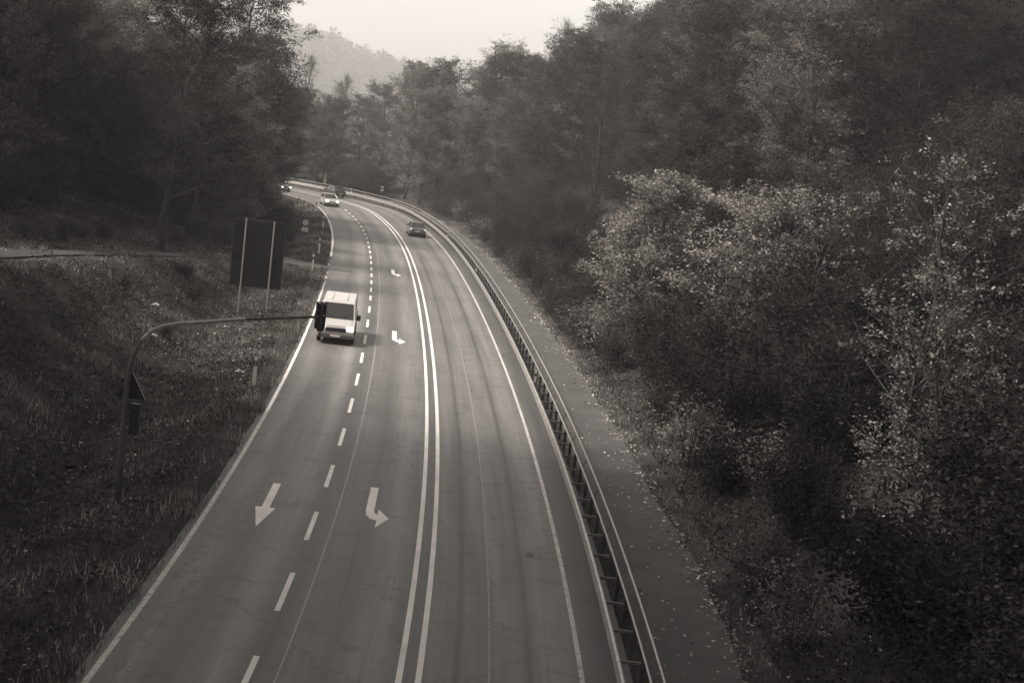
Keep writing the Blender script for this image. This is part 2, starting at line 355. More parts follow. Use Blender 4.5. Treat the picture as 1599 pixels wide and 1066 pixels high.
# forest track
d = np.gradient(TRS, axis=0); d[:, 2] = 0; d /= np.linalg.norm(d, axis=1)[:, None]; nrm = np.stack([-d[:, 1], d[:, 0], d[:, 2] * 0], -1)
hw = np.interp(np.arange(160), [0, 14, 30, 159], [4.5, 3.0, 1.2, .8])[:, None]
V = np.stack([TRS + nrm * hw, TRS - nrm * hw], 1).reshape(-1, 3); V[:, 2] += .03
i = np.arange(320).reshape(160, 2); F = np.stack([i[:-1, 0], i[:-1, 1], i[1:, 1], i[1:, 0]], -1)
tag(mk('side_road', V[:64], F[:31], simple('side_asphalt', .12, .8, 0, .3, 1.2)), 'short side road opening at the left edge line behind the sign', 'side road', kind='structure')
tag(mk('forest_track', V[62:], F[:len(F) - 31], simple('track_earth', .03, .95, 0, .4, 1.2)), 'dim earth track running along the foot of the left wood', 'track', kind='structure')

# ------------------------------------------------------------------ plants
def leaf_cloud(rng, C0, size, flat=.35, aspect=.62):
    n = len(C0); a = rng.normal(size=(n, 3)); a[:, 2] *= .5; a /= np.linalg.norm(a, axis=1)[:, None]
    b = rng.normal(size=(n, 3)); b -= a * (a * b).sum(1)[:, None]; b[:, 2] *= flat; b -= a * (a * b).sum(1)[:, None]; b /= np.linalg.norm(b, axis=1)[:, None] + 1e-9
    l = size * rng.uniform(.4, 1.65, (n, 1)) * .5
    V = np.stack([C0 - a * l, C0 + b * l * aspect, C0 + a * l, C0 - b * l * aspect], 1).reshape(-1, 3)
    return V, np.arange(4 * n, dtype=np.int32).reshape(n, 4)
def gen_tree(seed, H, R, low=.2, limbs=24, subs=6, leaves=125, size=.135, sig=.42, up=.35, bark='bark', leaf='leaf_dark', twigs=0, lean=.6, name='deciduous_tree', rad0=None, dens_top=1.0):
    rng = np.random.default_rng(seed); m = MB()
    rad0 = rad0 or H * .011 + .03
    n = 9; z = np.linspace(0, 1, n); wob = np.cumsum(rng.normal(0, .16, (n, 2)), 0) * (H / 14); wob[0] = 0
    lx = rng.uniform(-lean, lean, 2)
    tr = np.column_stack([wob[:, 0] + lx[0] * z * z, wob[:, 1] + lx[1] * z * z, z * H * .96]); tr[0, 2] = -.5
    m.tube(tr, list(rad0 * (1 - z * .9) + .012), 7)
    cent = []
    for i in range(limbs):
        q = low + (1 - low) * ((i + rng.uniform(0, 1)) / limbs); q = min(q, .985)
        base = np.array([np.interp(q, z, tr[:, j]) for j in range(3)]); az = i * 2.4 + rng.uniform(-.5, .5)
        u = (q - low) / (1 - low); prof = math.sin(math.pi * min(1, .22 + .75 * u ** 1.5)) ** .6
        ln = R * prof * rng.uniform(.65, 1.2); el = up + .6 * u + rng.uniform(-.15, .2)
        dr = np.array([math.cos(az) * math.cos(el), math.sin(az) * math.cos(el), math.sin(el)])
        mid = base + dr * ln * .5 + np.array([0, 0, .05 * ln]); end = base + dr * ln + np.array([0, 0, .10 * ln])
        r = max(.02, rad0 * (1 - q) * .55 + .015)
        m.tube([base, mid, end], [r, r * .6, .010], 5, False)
        for j in range(subs):
            f = rng.uniform(.3, 1.0); b = base + (end - base) * f; d2 = dr * .5 + rng.normal(0, .55, 3); d2[2] = abs(d2[2]) * .6 + up * .4; d2 /= np.linalg.norm(d2)
            l2 = ln * rng.uniform(.25, .5) + .3; e2 = b + d2 * l2; m.tube([b, (b + e2) / 2 + rng.normal(0, .06, 3), e2], [max(.012, r * .4), .010, .006], 3, False)
            k_ = leaves * 1.7 * rng.uniform(.3, 1.7) * min(1.15, .12 + ln / R)
            k_ = int(k_); nc = max(1, k_ // 13); tt = rng.uniform(.2, 1.12, (nc, 1)); cc_ = b + (e2 - b) * tt + rng.normal(0, sig, (nc, 3)) * np.array([1, 1, .55]); cent.append(cc_[rng.integers(0, nc, k_)] + rng.normal(0, size * 1.25, (k_, 3)) * np.array([1, 1, .6]))
            for q3 in range(twigs):
                f3 = rng.uniform(.2, 1); b3 = b + (e2 - b) * f3; d3 = d2 * .4 + rng.normal(0, .4, 3); d3[2] = abs(d3[2]) + .5; d3 /= np.linalg.norm(d3); m.tube([b3, b3 + d3 * rng.uniform(.5, 1.3)], [.011, .005], 3, False)
    V, F = leaf_cloud(rng, np.concatenate(cent), size)
    root = empty(name, (0, 0, 0)); m.build('trunk', MT[bark], root, smooth=True)
    mk('crown', V, F, MT[leaf], root)
    return root
def gen_conifer(seed, H, R, name='conifer_tree'):
    rng = np.random.default_rng(seed); m = MB(); m.tube([(0, 0, -.5), (.05, 0, H * .5), (0, .05, H)], [H * .013, H * .008, .02], 7)
    cent = []
    lv = int(H / .42)
    for i in range(lv):
        q = .08 + .92 * i / lv; rr = R * (1 - q) ** .8 * rng.uniform(.8, 1.15) + .2
        for j in range(7):
            az = rng.uniform(0, 6.28); dr = np.array([math.cos(az), math.sin(az), -.25]); e = np.array([0, 0, q * H]) + dr * rr; m.tube([(0, 0, q * H), e], [.025, .006], 3, False)
            kk = int(26 * rr / R * 3) + 10; tt = rng.uniform(.15, 1, (kk, 1)); cent.append(np.array([0, 0, q * H]) + (e - np.array([0, 0, q * H])) * tt + rng.normal(0, .16, (kk, 3)))
    V, F = leaf_cloud(rng, np.concatenate(cent), .24, .5, .3)
    root = empty(name, (0, 0, 0)); m.build('trunk', MT['bark'], root, smooth=True); mk('crown', V, F, MT['needle'], root); return root
def gen_shrub(seed, H, R, leaves=2600, size=.13, leaf='leaf_bush', name='shrub', stems=16):
    rng = np.random.default_rng(seed); m = MB(); cent = []
    for i in range(stems):
        az = rng.uniform(0, 6.28); ro = R * rng.uniform(.2, 1) ; e = np.array([math.cos(az) * ro, math.sin(az) * ro, H * rng.uniform(.45, 1) * (1 - .35 * ro / R)]); b = np.array([math.cos(az) * .2, math.sin(az) * .2, -.2])
        m.tube([b, (b + e) / 2 + np.array([0, 0, .15 * H]), e], [.03, .018, .006], 4, False)
        kk = leaves // stems; tt = rng.uniform(.15, 1.1, (kk, 1)) ** .7; cent.append(b + (e - b) * tt + np.array([0, 0, .15 * H]) * 4 * tt * (1 - tt) * .5 + (rng.normal(0, .32, (max(2, kk // 16), 3))[rng.integers(0, max(2, kk // 16), kk)] + rng.normal(0, size * 1.25, (kk, 3))))
    c = np.concatenate(cent); c[:, 2] = np.abs(c[:, 2]) + .02
    V, F = leaf_cloud(rng, c, size)
    root = empty(name, (0, 0, 0)); m.build('stems', MT['bark'], root); mk('foliage', V, F, MT[leaf], root); return root

PROTO = {
 'dense': [gen_tree(1, 14, 4.4, .05, 30, 7, 145, sig=.36), gen_tree(2, 16, 4.8, .06, 32, 7, 145, leaf='leaf_mid', sig=.36), gen_tree(3, 12, 4.2, .04, 28, 7, 145, leaf='leaf_mid', sig=.34)],
 'dark': [gen_tree(4, 15, 4.6, .07, 30, 7, 150, sig=.38), gen_tree(5, 17, 4.6, .10, 32, 7, 145, sig=.38)],
 'tall': [gen_tree(6, 19, 4.6, .2, 30, 7, 105, leaf='leaf_dark'), gen_tree(7, 18, 4.4, .16, 30, 7, 100, leaf='leaf_mid')],
 'shade_tree': [gen_tree(31, 25, 11.5, .62, 30, 8, 190, size=.24, sig=.7, up=.15, name='added_shade_tree', rad0=.42), gen_tree(32, 27, 12, .62, 30, 8, 190, size=.24, sig=.7, up=.15, name='added_shade_tree', rad0=.42)],  # high-crowned trees added to darken the near end
 'bare': [gen_tree(8, 15, 3.6, .15, 26, 7, 16, up=.75, twigs=5, name='bare_tree', leaf='leaf_mid', sig=.5), gen_tree(9, 17, 3.6, .2, 28, 7, 10, up=.85, twigs=6, name='bare_tree', leaf='leaf_mid', sig=.5)],
 'pale': [gen_tree(10, 9, 3.0, .10, 22, 6, 120, size=.13, leaf='leaf_pale', sig=.34, name='pale_leaved_tree', bark='bark_pale'), gen_tree(11, 7, 2.6, .08, 20, 5, 100, size=.13, leaf='leaf_pale', sig=.34, name='pale_leaved_tree', bark='bark_pale')],
 'palesparse': [gen_tree(33, 7.5, 3.2, .04, 22, 6, 12, size=.12, leaf='leaf_pale', sig=.3, name='thin_leaved_tree'), gen_tree(34, 6, 3.0, .04, 20, 6, 10, size=.12, leaf='leaf_pale', sig=.3, name='thin_leaved_tree')],
 'conifer': [gen_conifer(12, 17, 3.4)],
 'shrub': [gen_shrub(13, 2.6, 1.8, 5200, .09), gen_shrub(14, 1.9, 1.6, 4600, .085), gen_shrub(15, 3.6, 2.3, 7200, .095)],
 'bigshrub': [gen_shrub(18, 4.6, 2.7, 14500, .10, stems=26, name='tall_shrub'), gen_shrub(19, 5.6, 2.9, 17000, .105, 'leaf_bush', stems=28, name='tall_shrub')],
 'paleshrub': [gen_shrub(16, 2.2, 1.6, 1400, .11, 'leaf_pale', 'pale_leaved_shrub'), gen_shrub(17, 3.2, 1.8, 1800, .11, 'leaf_pale', 'pale_leaved_shrub')],
}
USED = set()
rnd = random.Random(5)
def plant(kind, idx, x, y, label, cat, group=None, sc=1.0, rz=None, z=None):
    p = PROTO[kind][idx % len(PROTO[kind])]
    o = p if p.name not in USED else copy_tree(p)
    if o is p: USED.add(p.name)
    o.location = (x, y, (gz(x, y) if z is None else z) - .05); o.rotation_euler = (0, 0, rnd.uniform(0, 6.28) if rz is None else rz); o.scale = (sc * rnd.uniform(.92, 1.08), sc * rnd.uniform(.92, 1.08), sc)
    tag(o, label, cat, group); return o
def in_view(x, y, z, top, marg=4.0):
    a = project((x, y, z)); b = project((x, y, z + top))
    if a[2] < 6: return False
    mg = marg * 2221 / a[2]
    return max(a[0], b[0]) > -mg and min(a[0], b[0]) < 1599 + mg and min(a[1], b[1]) < 1066 + 20 and max(a[1], b[1]) > 0
taken = []
def free(x, y, d):
    return all((x - a) ** 2 + (y - b) ** 2 > (d * .5 + c * .5) ** 2 for a, b, c in taken)

# single trees and shrubs one can pick out --------------------------------------------------------
SPECIAL = [
 # kind, idx, s, t, scale, label, category
 ('pale', 0, 76, 11.6, 1.05, 'tall bright pale-leaved tree leaning over the footpath halfway up the right side', 'tree'),
 ('pale', 1, 66, 14.5, 1.0, 'small pale-leaved tree uphill beside the brightest pale tree on the right slope', 'tree'),
 ('pale', 1, 92, 13.0, .9, 'pale-leaved tree at the footpath edge behind the brightest pale tree', 'tree'),
 ('palesparse', 0, 50, 17.5, 1.0, 'thin tree with loose scattered pale leaves highest on the near right slope', 'tree'),
 ('palesparse', 1, 44, 15.2, 1.0, 'thin tree with a trail of pale leaves halfway down the near right slope', 'tree'),
 ('palesparse', 0, 38, 13.8, .8, 'thin tree with few pale leaves lowest at the right edge', 'tree'),
 ('palesparse', 1, 60, 15.8, 1.1, 'thin pale-leaved tree just right of the brightest tree clump', 'tree'),
 ('paleshrub', 0, 55.5, 9.9, .62, 'low shrub with white-looking leaves at the right edge of the footpath', 'shrub'),
 ('paleshrub', 1, 43, 14.6, 1.0, 'sparse pale-leaved shrub on the dark near right slope', 'shrub'),
 ('paleshrub', 0, 36.5, 13.3, 1.0, 'pale-leaved shrub lowest on the near right slope', 'shrub'),
 ('tall', 0, 98, -17.5, .95, 'tall forked tree with a leaning trunk behind the big sign', 'tree'),
 ('tall', 1, 150, -16.5, 1.0, 'tall tree overhanging the inside of the bend at the left skyline', 'tree'),
 ('dark', 0, 158, -13.8, 1.0, 'dark tree nearest the road at the left skyline, above the oncoming headlights', 'tree'),
 ('tall', 0, 138, -16.5, 1.22, 'tallest dark tree cutting into the sky at the left skyline', 'tree'),
 ('dark', 1, 145, -14.5, 1.0, 'broad dark tree in front of the left skyline trees at the bend', 'tree'),
 ('pale', 0, 124, -14.0, 1.05, 'light-leaved tree left of the small round sign', 'tree'),
]
for kd, ix, s, t, sc, lb, ct in SPECIAL:
    p = at(s, t); plant(kd, ix, p[0], p[1], lb, ct, sc=sc); taken.append((p[0], p[1], 3.0))

LAB = {}
def scatter(seed, n, s0, s1, t0, t1, kinds, dmin, zone, scl=(.85, 1.15), tpow=1.0):
    r = random.Random(seed); made = 0; tries = 0
    while made < n and tries < n * 60:
        tries += 1
        s = r.uniform(s0, s1); t = t0 + (t1 - t0) * r.random() ** tpow; p = at(s, t); x, y = float(p[0]), float(p[1])
        s2, t2 = to_st(x, y)
        if abs(t2[0] - t) > 2.0: continue
        if np.min(np.hypot(TRS[:, 0] - x, TRS[:, 1] - y)) < 3.6: continue
        if not free(x, y, dmin): continue
        z = gz(x, y)
        kd = r.choice(kinds); sc = r.uniform(*scl)
        if not in_view(x, y, z, 16 * sc): continue
        ix = r.randrange(10); pr = PROTO[kd][ix % len(PROTO[kd])]; base = pr.name.split('.')[0]
        look = {'deciduous_tree': 'leafy deciduous tree', 'bare_tree': 'nearly bare thin-twigged tree', 'conifer_tree': 'dark conifer', 'pale_leaved_tree': 'pale-leaved small tree', 'thin_leaved_tree': 'thin pale-leaved tree', 'shrub': 'dark leafy shrub', 'tall_shrub': 'tall spreading shrub', 'pale_leaved_shrub': 'sparse pale-leaved shrub'}[base]
        ct = 'shrub' if 'shrub' in base else 'tree'
        lb = '%s %s' % (look, zone)
        plant(kd, ix, x, y, lb, ct, lb.replace('tree ', 'trees ', 1).replace('conifer ', 'conifers ', 1).replace('shrub ', 'shrubs ', 1), sc); taken.append((x, y, dmin)); made += 1
    return made
CNT = []
CNT.append(scatter(20, 56, 24, 165, 11.2, 22, ['bigshrub'], 3.4, 'filling the foot of the right slope', (.8, 1.15), 1.3))
CNT.append(scatter(38, 60, 28, 85, 12.0, 34, ['bigshrub'], 2.5, 'crowding the near right slope', (.9, 1.25)))
CNT.append(scatter(21, 46, 26, 190, 9.5, 11.5, ['shrub', 'shrub', 'shrub', 'paleshrub'], 2.0, 'along the far edge of the right footpath'))
CNT.append(scatter(22, 34, 30, 72, 15.0, 38, ['dark'], 4.2, 'in the dark wood on the near right slope'))
CNT.append(scatter(37, 62, 70, 170, 13.0, 36, ['dense', 'dense', 'dense', 'bare', 'dark'], 4.4, 'on the slope above the middle of the right footpath'))
CNT.append(scatter(23, 34, 60, 200, 36, 62, ['dense', 'dark', 'bare', 'bare'], 6.0, 'on the ridge top at the right skyline', (.95, 1.2)))
CNT.append(scatter(24, 36, 160, 200, 11, 48, ['dense', 'dense', 'dark', 'bare'], 4.2, 'on the slope outside the far bend', (.8, 1.05), 1.2))
CNT.append(scatter(34, 56, 198, 290, 9.5, 44, ['dense', 'dense', 'dark', 'bare'], 3.6, 'facing the camera beyond the far bend', (.6, .85), 1.3))
CNT.append(scatter(30, 26, 166, 275, 9.0, 13, ['bigshrub'], 3.0, 'at the foot of the trees outside the far bend'))
CNT.append(scatter(25, 66, 42, 118, -62, -28.5, ['tall', 'dark', 'dark', 'dense', 'dark'], 4.2, 'in the wood behind the left forest road', (.9, 1.2), 1.2))
CNT.append(scatter(26, 40, 112, 172, -42, -17, ['dense', 'dense', 'tall', 'dense'], 4.4, 'inside the bend beyond the left forest road', (.8, 1.1), 1.2))
CNT.append(scatter(27, 18, 108, 176, -18, -11, ['shrub'], 2.4, 'under the trees inside the bend'))
CNT.append(scatter(28, 40, 50, 112, -42, -26.8, ['bigshrub'], 3.0, 'along the back of the left forest road', (.7, 1.0), 1.4))
CNT.append(scatter(35, 22, 60, 116, -60, -40, ['bigshrub'], 2.6, 'deep in the wood behind the left forest road', (.9, 1.2)))
CNT.append(scatter(36, 12, 70, 106, -24, -13, ['shrub'], 2.2, 'standing alone in the rough grass of the left bank', (.35, .6)))
CNT.append(scatter(31, 16, 112, 165, -32, -17, ['bigshrub'], 3.0, 'between the trunks inside the bend', (.7, 1.0)))
r9 = random.Random(99)
for s_, t_ in [(22, 14), (12, 11.5), (2, 11), (-10, 11), (27, 20), (36, 27), (17, 22), (6, 24), (22, -14.5), (13, -12), (4, -11.5), (-10, -12), (29, -21), (37, -27), (17, -24), (46, -34), (6, -24), (46, 34), (33, 18), (42, 22), (30, -17.5), (52, 27), (55, -38), (37, -16), (44, -21), (40, 20.5), (48, 24)]:  # added trees, crowns above the view, shading the near road and slopes
    p = at(s_, t_); kd = 'shade_tree'; lb = 'tall dark tree added mostly out of view to shade the near road'
    plant(kd, r9.randrange(2), p[0], p[1], lb, 'tree', 'added shade trees beside the camera', 1.0)
print('PLANTED', CNT)
for ks in PROTO.values():
    for p in ks:
        if p.name not in USED:
            for ch in list(p.children): bpy.data.objects.remove(ch)
            bpy.data.objects.remove(p)

# grass on the left bank and verges ----------------------------------------------------------------
rng = np.random.default_rng(7)
def blades(name, ss, tt, hh, wd, mat, label, cat):
    p = at(ss, tt); z = ground(p[:, 0], p[:, 1]); n = len(ss)
    az = rng.uniform(0, 6.28, n); ln = rng.uniform(.2, .9, n) * hh; dx = np.cos(az); dy = np.sin(az)
    b1 = np.column_stack([p[:, 0] - dy * wd, p[:, 1] + dx * wd, z - .02]); b2 = np.column_stack([p[:, 0] + dy * wd, p[:, 1] - dx * wd, z - .02])
    tp_ = np.column_stack([p[:, 0] + dx * ln, p[:, 1] + dy * ln, z + hh])
    V = np.stack([b1, b2, tp_], 1).reshape(-1, 3)
    return tag(mk(name, V, np.arange(3 * n, dtype=np.int32).reshape(n, 3), mat), label, cat, kind='stuff')
n = 170000
ss = rng.uniform(26, 118, n) ; tt = -6.5 - 21.7 * rng.random(n) ** 1.25
X = at(ss, tt); dens = vnoise(X[:, 0], X[:, 1], 1.6, 5) + .6 * vnoise(X[:, 0], X[:, 1], 5, 6); dt = np.array([np.min(np.hypot(TRS[:, 0] - x, TRS[:, 1] - y)) for x, y in X])
kp = (dens > rng.uniform(-1.1, .9, n)) & (dt > 1.8)
ss, tt = ss[kp], tt[kp]
blades('grass', ss, tt, rng.uniform(.06, .26, len(ss)) * (1 + 1.3 * np.clip(vnoise(X[kp][:, 0], X[kp][:, 1], 2.2, 8), 0, 1)), rng.uniform(.008, .022, len(ss)), MT['grass'], 'rough pale grass on the left bank and ditch', 'grass')
n = 26000
ss = rng.uniform(26, 200, n); tt = 8.2 + 3.2 * rng.random(n) ** 1.5
blades('verge_grass', ss, tt, rng.uniform(.05, .25, n), rng.uniform(.008, .02, n), MT['grass'], 'thin strip of grass between footpath and right slope', 'grass')
n = 12000
ss = rng.uniform(118, 186, n); tt = -6.72 - 6.5 * rng.random(n) ** 1.3
blades('inner_verge_grass', ss, tt, rng.uniform(.1, .4, n), rng.uniform(.012, .03, n), MT['grass'], 'rough grass verge inside the far bend', 'grass')
# low ground cover under the woods
def cover(name, n, s0, s1, t0, t1, size, hmax, mat, label, seed, pw=1.0):
    ss = rng.uniform(s0, s1, n); tt = t0 + (t1 - t0) * rng.random(n) ** pw; p = at(ss, tt); d_ = vnoise(p[:, 0], p[:, 1], 1.3, seed) + .7 * vnoise(p[:, 0], p[:, 1], 4, seed + 1)
    kp = d_ > rng.uniform(-1.2, .9, n); p = p[kp]; d_ = d_[kp]; dd = np.array([np.min(np.hypot(TRS[:, 0] - x, TRS[:, 1] - y)) for x, y in p]); p = p[dd > 2.2]; d_ = d_[dd > 2.2]
    z = ground(p[:, 0], p[:, 1]) + rng.random(len(p)) ** 1.5 * hmax * np.clip(d_ + .8, .15, 1.6)
    V, F = leaf_cloud(rng, np.column_stack([p, z]), size, .3)
    return tag(mk(name, V, F, mat), label, 'ground cover', kind='stuff')
cover('undergrowth', 230000, 24, 150, 9.0, 30, .10, .5, MT['leaf_bush'], 'dark low undergrowth covering the right slope', 11, 1.3)
cover('bank_scrub', 170000, 26, 112, -27, -7.6, .13, .5, MT['leaf_dark'], 'low scrubby weeds in patches on the left bank', 15)
cover('wood_undergrowth', 110000, 44, 116, -55, -26.5, .2, .8, MT['leaf_bush'], 'dark low undergrowth in the wood behind the left forest road', 13)
# fallen leaves
def litter(name, ss, tt, size, label, lift=.02):
    p = at(ss, tt); z = np.maximum(ground(p[:, 0], p[:, 1]), 0.02) if lift else 0
    c = np.column_stack([p[:, 0], p[:, 1], z + lift]); n = len(ss); az = rng.uniform(0, 6.28, n); l = size * rng.uniform(.5, 1.3, n)
    a = np.column_stack([np.cos(az), np.sin(az), rng.normal(0, .25, n)]) * l[:, None] / 2; b = np.column_stack([-np.sin(az), np.cos(az), rng.normal(0, .25, n)]) * l[:, None] * .38
    V = np.stack([c - a, c + b, c + a, c - b], 1).reshape(-1, 3)
    return tag(mk(name, V, np.arange(4 * n, dtype=np.int32).reshape(n, 4), MT['litter']), label, 'fallen leaves', kind='stuff')
n1, n2, n3 = 700, 3000, 2500
ss = np.concatenate([27 + 90 * rng.random(n1) ** 1.3, rng.uniform(27, 190, n2), rng.uniform(26, 80, n3)])
tt = np.concatenate([5.8 + 2.6 * rng.random(n1) ** .7, 8.25 + rng.normal(0, .28, n2), rng.uniform(8.6, 20, n3)])
ss = np.concatenate([ss, rng.uniform(26, 110, 3200)]); tt = np.concatenate([tt, -6.9 - 20 * rng.random(3200)])
litter('fallen_leaves', ss, tt, np.concatenate([np.full(n1, .11), np.full(n2, .12), np.full(n3, .12), np.full(3200, .11)]), 'pale fallen leaves strewn over footpath, slope and left bank')

# far wooded hill ---------------------------------------------------------------------------------
hx = np.linspace(-420, 260, 120); hy = np.linspace(430, 980, 90); HX, HY = np.meshgrid(hx, hy)
def hill_z(x, y):
    ridge = np.interp(x, [-420, -200, -130, -94, -70, -47, -20, 10, 120, 260], [52, 44, 38, 32, 27, 20, 12, 7, 6, 6])
    f = np.clip((y - 430) / 220, 0, 1); f = f * f * (3 - 2 * f); bk = np.clip((980 - y) / 250, 0, 1)
    return 2 + ridge * f * bk + vnoise(x, y, 40, 9) * 3 * f
HZ = hill_z(HX, HY)
ii = np.arange(HX.size).reshape(HX.shape); hf = np.stack([ii[:-1, :-1], ii[:-1, 1:], ii[1:, 1:], ii[1:, :-1]], -1).reshape(-1, 4)
HS = 2.5
tag(mk('hill', np.stack([HX.ravel() * HS, HY.ravel() * HS, 12.2 + (HZ.ravel() - 12.2) * HS], -1), hf, simple('hill_soil', .08, .95, 0, .3, .05), smooth=True), 'hazy wooded hill closing the valley', 'hill', kind='structure')
nt_ = 1500
tx = rng.uniform(-230, 90, nt_); ty = rng.uniform(440, 690, nt_); tz = hill_z(tx, ty); cc = []
for a, b, c_ in zip(tx, ty, tz):
    H_ = rng.uniform(7, 12); n_ = 90; q = rng.normal(size=(n_, 3)); q /= np.linalg.norm(q, axis=1)[:, None]; q *= rng.uniform(.55, 1.05, (n_, 1)); cc.append(np.array([a, b, c_ + H_ * .55]) + q * np.array([3.6, 3.6, H_ * .5]))
V, F = leaf_cloud(rng, np.concatenate(cc), 1.5, .8, .8); V[:, :2] *= HS; V[:, 2] = 12.2 + (V[:, 2] - 12.2) * HS
tag(mk('far_wood', V, F, MT['leaf_mid']), 'mass of hazy trees covering the far hill', 'wood', kind='stuff')

# ------------------------------------------------------------------ guardrail with handrail
gp = at3(33, 4.85, 0); rail = empty('guardrail', gp)
tag(rail, 'steel guardrail with a two-bar handrail between road and footpath', 'guardrail')
G0, G1 = -4.0, 216.0
def sweep(name, prof, s0, s1, mat, closed=True, step=1.0, smooth=True):
    n = int((s1 - s0) / step) + 1; s = np.linspace(s0, s1, n); m_ = len(prof); V = []
    for t, z in prof: V.append(np.column_stack([at(s, np.full(n, t)), np.full(n, z)]))
    V = np.stack(V, 1).reshape(-1, 3); i = np.arange(n * m_).reshape(n, m_); j = np.roll(i, -1, 1)
    F = np.stack([i[:-1], j[:-1], j[1:], i[1:]], -1).reshape(-1, 4) if closed else np.stack([i[:-1, :-1], i[:-1, 1:], i[1:, 1:], i[1:, :-1]], -1).reshape(-1, 4)
    return mk(name, V, F, mat, rail, gp, smooth)
T0 = 4.80
wprof = [(T0 + .08, .44), (T0 + .04, .445), (T0, .48), (T0, .52), (T0 + .06, .57), (T0 + .06, .61), (T0, .66), (T0, .70), (T0 + .04, .745), (T0 + .10, .75), (T0 + .10, .742), (T0 + .045, .735), (T0 + .012, .70), (T0 + .012, .66), (T0 + .072, .615), (T0 + .072, .565), (T0 + .012, .52), (T0 + .012, .48), (T0 + .045, .455), (T0 + .08, .45)]
sweep('beam', wprof, G0, G1, MT['steel'], smooth=False)
circ = lambda t, z, r: [(t + r * math.cos(a), z + r * math.sin(a)) for a in np.linspace(0, 2 * math.pi, 8, endpoint=False)]
sweep('handrail', circ(5.46, .78, .035), G0, G1, MT['steel'])['label'] = 'lower bar of the handrail'
sweep('handrail', circ(5.62, 1.12, .035), G0, G1, MT['steel'])['label'] = 'upper bar of the handrail'
pm = MB(); pm.box((0, 0, .35), (.10, .055, .86)); pm.box((.03, .03, .35), (.05, .008, .86))
sm = MB(); sm.box((-.27, 0, .66), (.56, .05, .07)); sm.box((-.52, 0, .60), (.05, .12, .2))
hm = MB(); hm.tube([(.02, 0, .74), (.05, 0, .80), (.18, 0, 1.12)], .022, 6)
post0 = pm.build('post', MT['post'], rail); arm0 = sm.build('spacer', MT['steel_dull'], rail); strut0 = hm.build('handrail_strut', MT['steel_dull'], rail)
ps = np.arange(24.7, G1, 2.0)
for i, s in enumerate(ps[:96]):
    p = at(s, 5.44); loc = (float(p[0]) - gp[0], float(p[1]) - gp[1], 0); rz = heading(s)
    for q, use in ((post0, True), (arm0, True), (strut0, i % 2 == 0)):
        if not use: continue
        o = q if i == 0 else q.copy()
        if i: C.objects.link(o); o.parent = rail
        o.location = loc; o.rotation_euler = (0, 0, rz)

# ------------------------------------------------------------------ delineators
def delineator():
    r = empty('delineator_post', (0, 0, 0)); m = MB()
    m.prism([(-.06, -.04), (.06, -.04), (.03, .06), (-.03, .06)], 'z', -.1, .70); m.build('shaft', MT['white'], r)
    m = MB(); m.prism([(-.06, -.04), (.06, -.04), (.03, .06), (-.03, .06)], 'z', .70, .90); m.build('black_band', MT['black'], r)
    m = MB(); V = [(-.06, -.04, .90), (.06, -.04, .90), (.03, .06, .90), (-.03, .06, .90), (-.06, -.04, 1.06), (.06, -.04, 1.06), (.03, .06, 1.0), (-.03, .06, 1.0)]
    m.add(V, [(0, 1, 5, 4), (1, 2, 6, 5), (2, 3, 7, 6), (3, 0, 4, 7), (4, 5, 6, 7)]); m.build('cap', MT['white'], r)
    m = MB(); m.box((0, -.043, .80), (.05, .006, .15)); m.build('reflector', MT['steel'], r)
    return r
dl = delineator(); first = True
LEFTD = [((-10.86, 60.4), 'black-banded white post nearest the camera in the left grass'), ((-15.31, 104.52), 'white post at the near corner of the side road mouth'), ((-17.02, 118.92), 'white post just past the side road mouth'),
         ((-20.34, 143.27), 'white post beside the left edge line where the verge narrows'), ((-24.4, 164.5), 'white post at the left edge where the bend tightens'), ((-27.6, 172.0), 'white post deepest inside the far bend, under the headlights')]
for (x, y), lb in LEFTD:
    o = dl if first else copy_tree(dl); first = False
    s_, t_ = to_st(x, y); o.location = (x, y, gz(x, y) - .02); o.rotation_euler = (0, 0, heading(s_[0])); o.scale = (1.3, 1.3, 1.2)
    tag(o, lb, 'marker post', 'white marker posts along the left road edge')
def small_marker():
    r = empty('guardrail_marker', (0, 0, 0)); m = MB(); m.prism([(-.05, -.03), (.05, -.03), (.03, .05), (-.03, .05)], 'z', .74, 1.30); m.build('shaft', MT['white'], r)
    m = MB(); m.prism([(-.052, -.032), (.052, -.032), (.032, .052), (-.032, .052)], 'z', 1.02, 1.14); m.build('black_band', MT['black'], r)
    return r
gm = small_marker(); first = True
for s_, lb in ((65.0, 'white marker standing on the guardrail, nearest the camera'), (112, 'white marker on the guardrail, second from the camera'), (143, 'white marker on the guardrail, third from the camera'), (176, 'white marker on the guardrail beyond the dark car'), (199, 'white marker at the far end of the guardrail')):
    o = gm if first else copy_tree(gm); first = False
    p = at(s_, 5.0); o.location = (p[0], p[1], 0); o.rotation_euler = (0, 0, heading(s_)); tag(o, lb, 'marker', 'white markers on the guardrail')

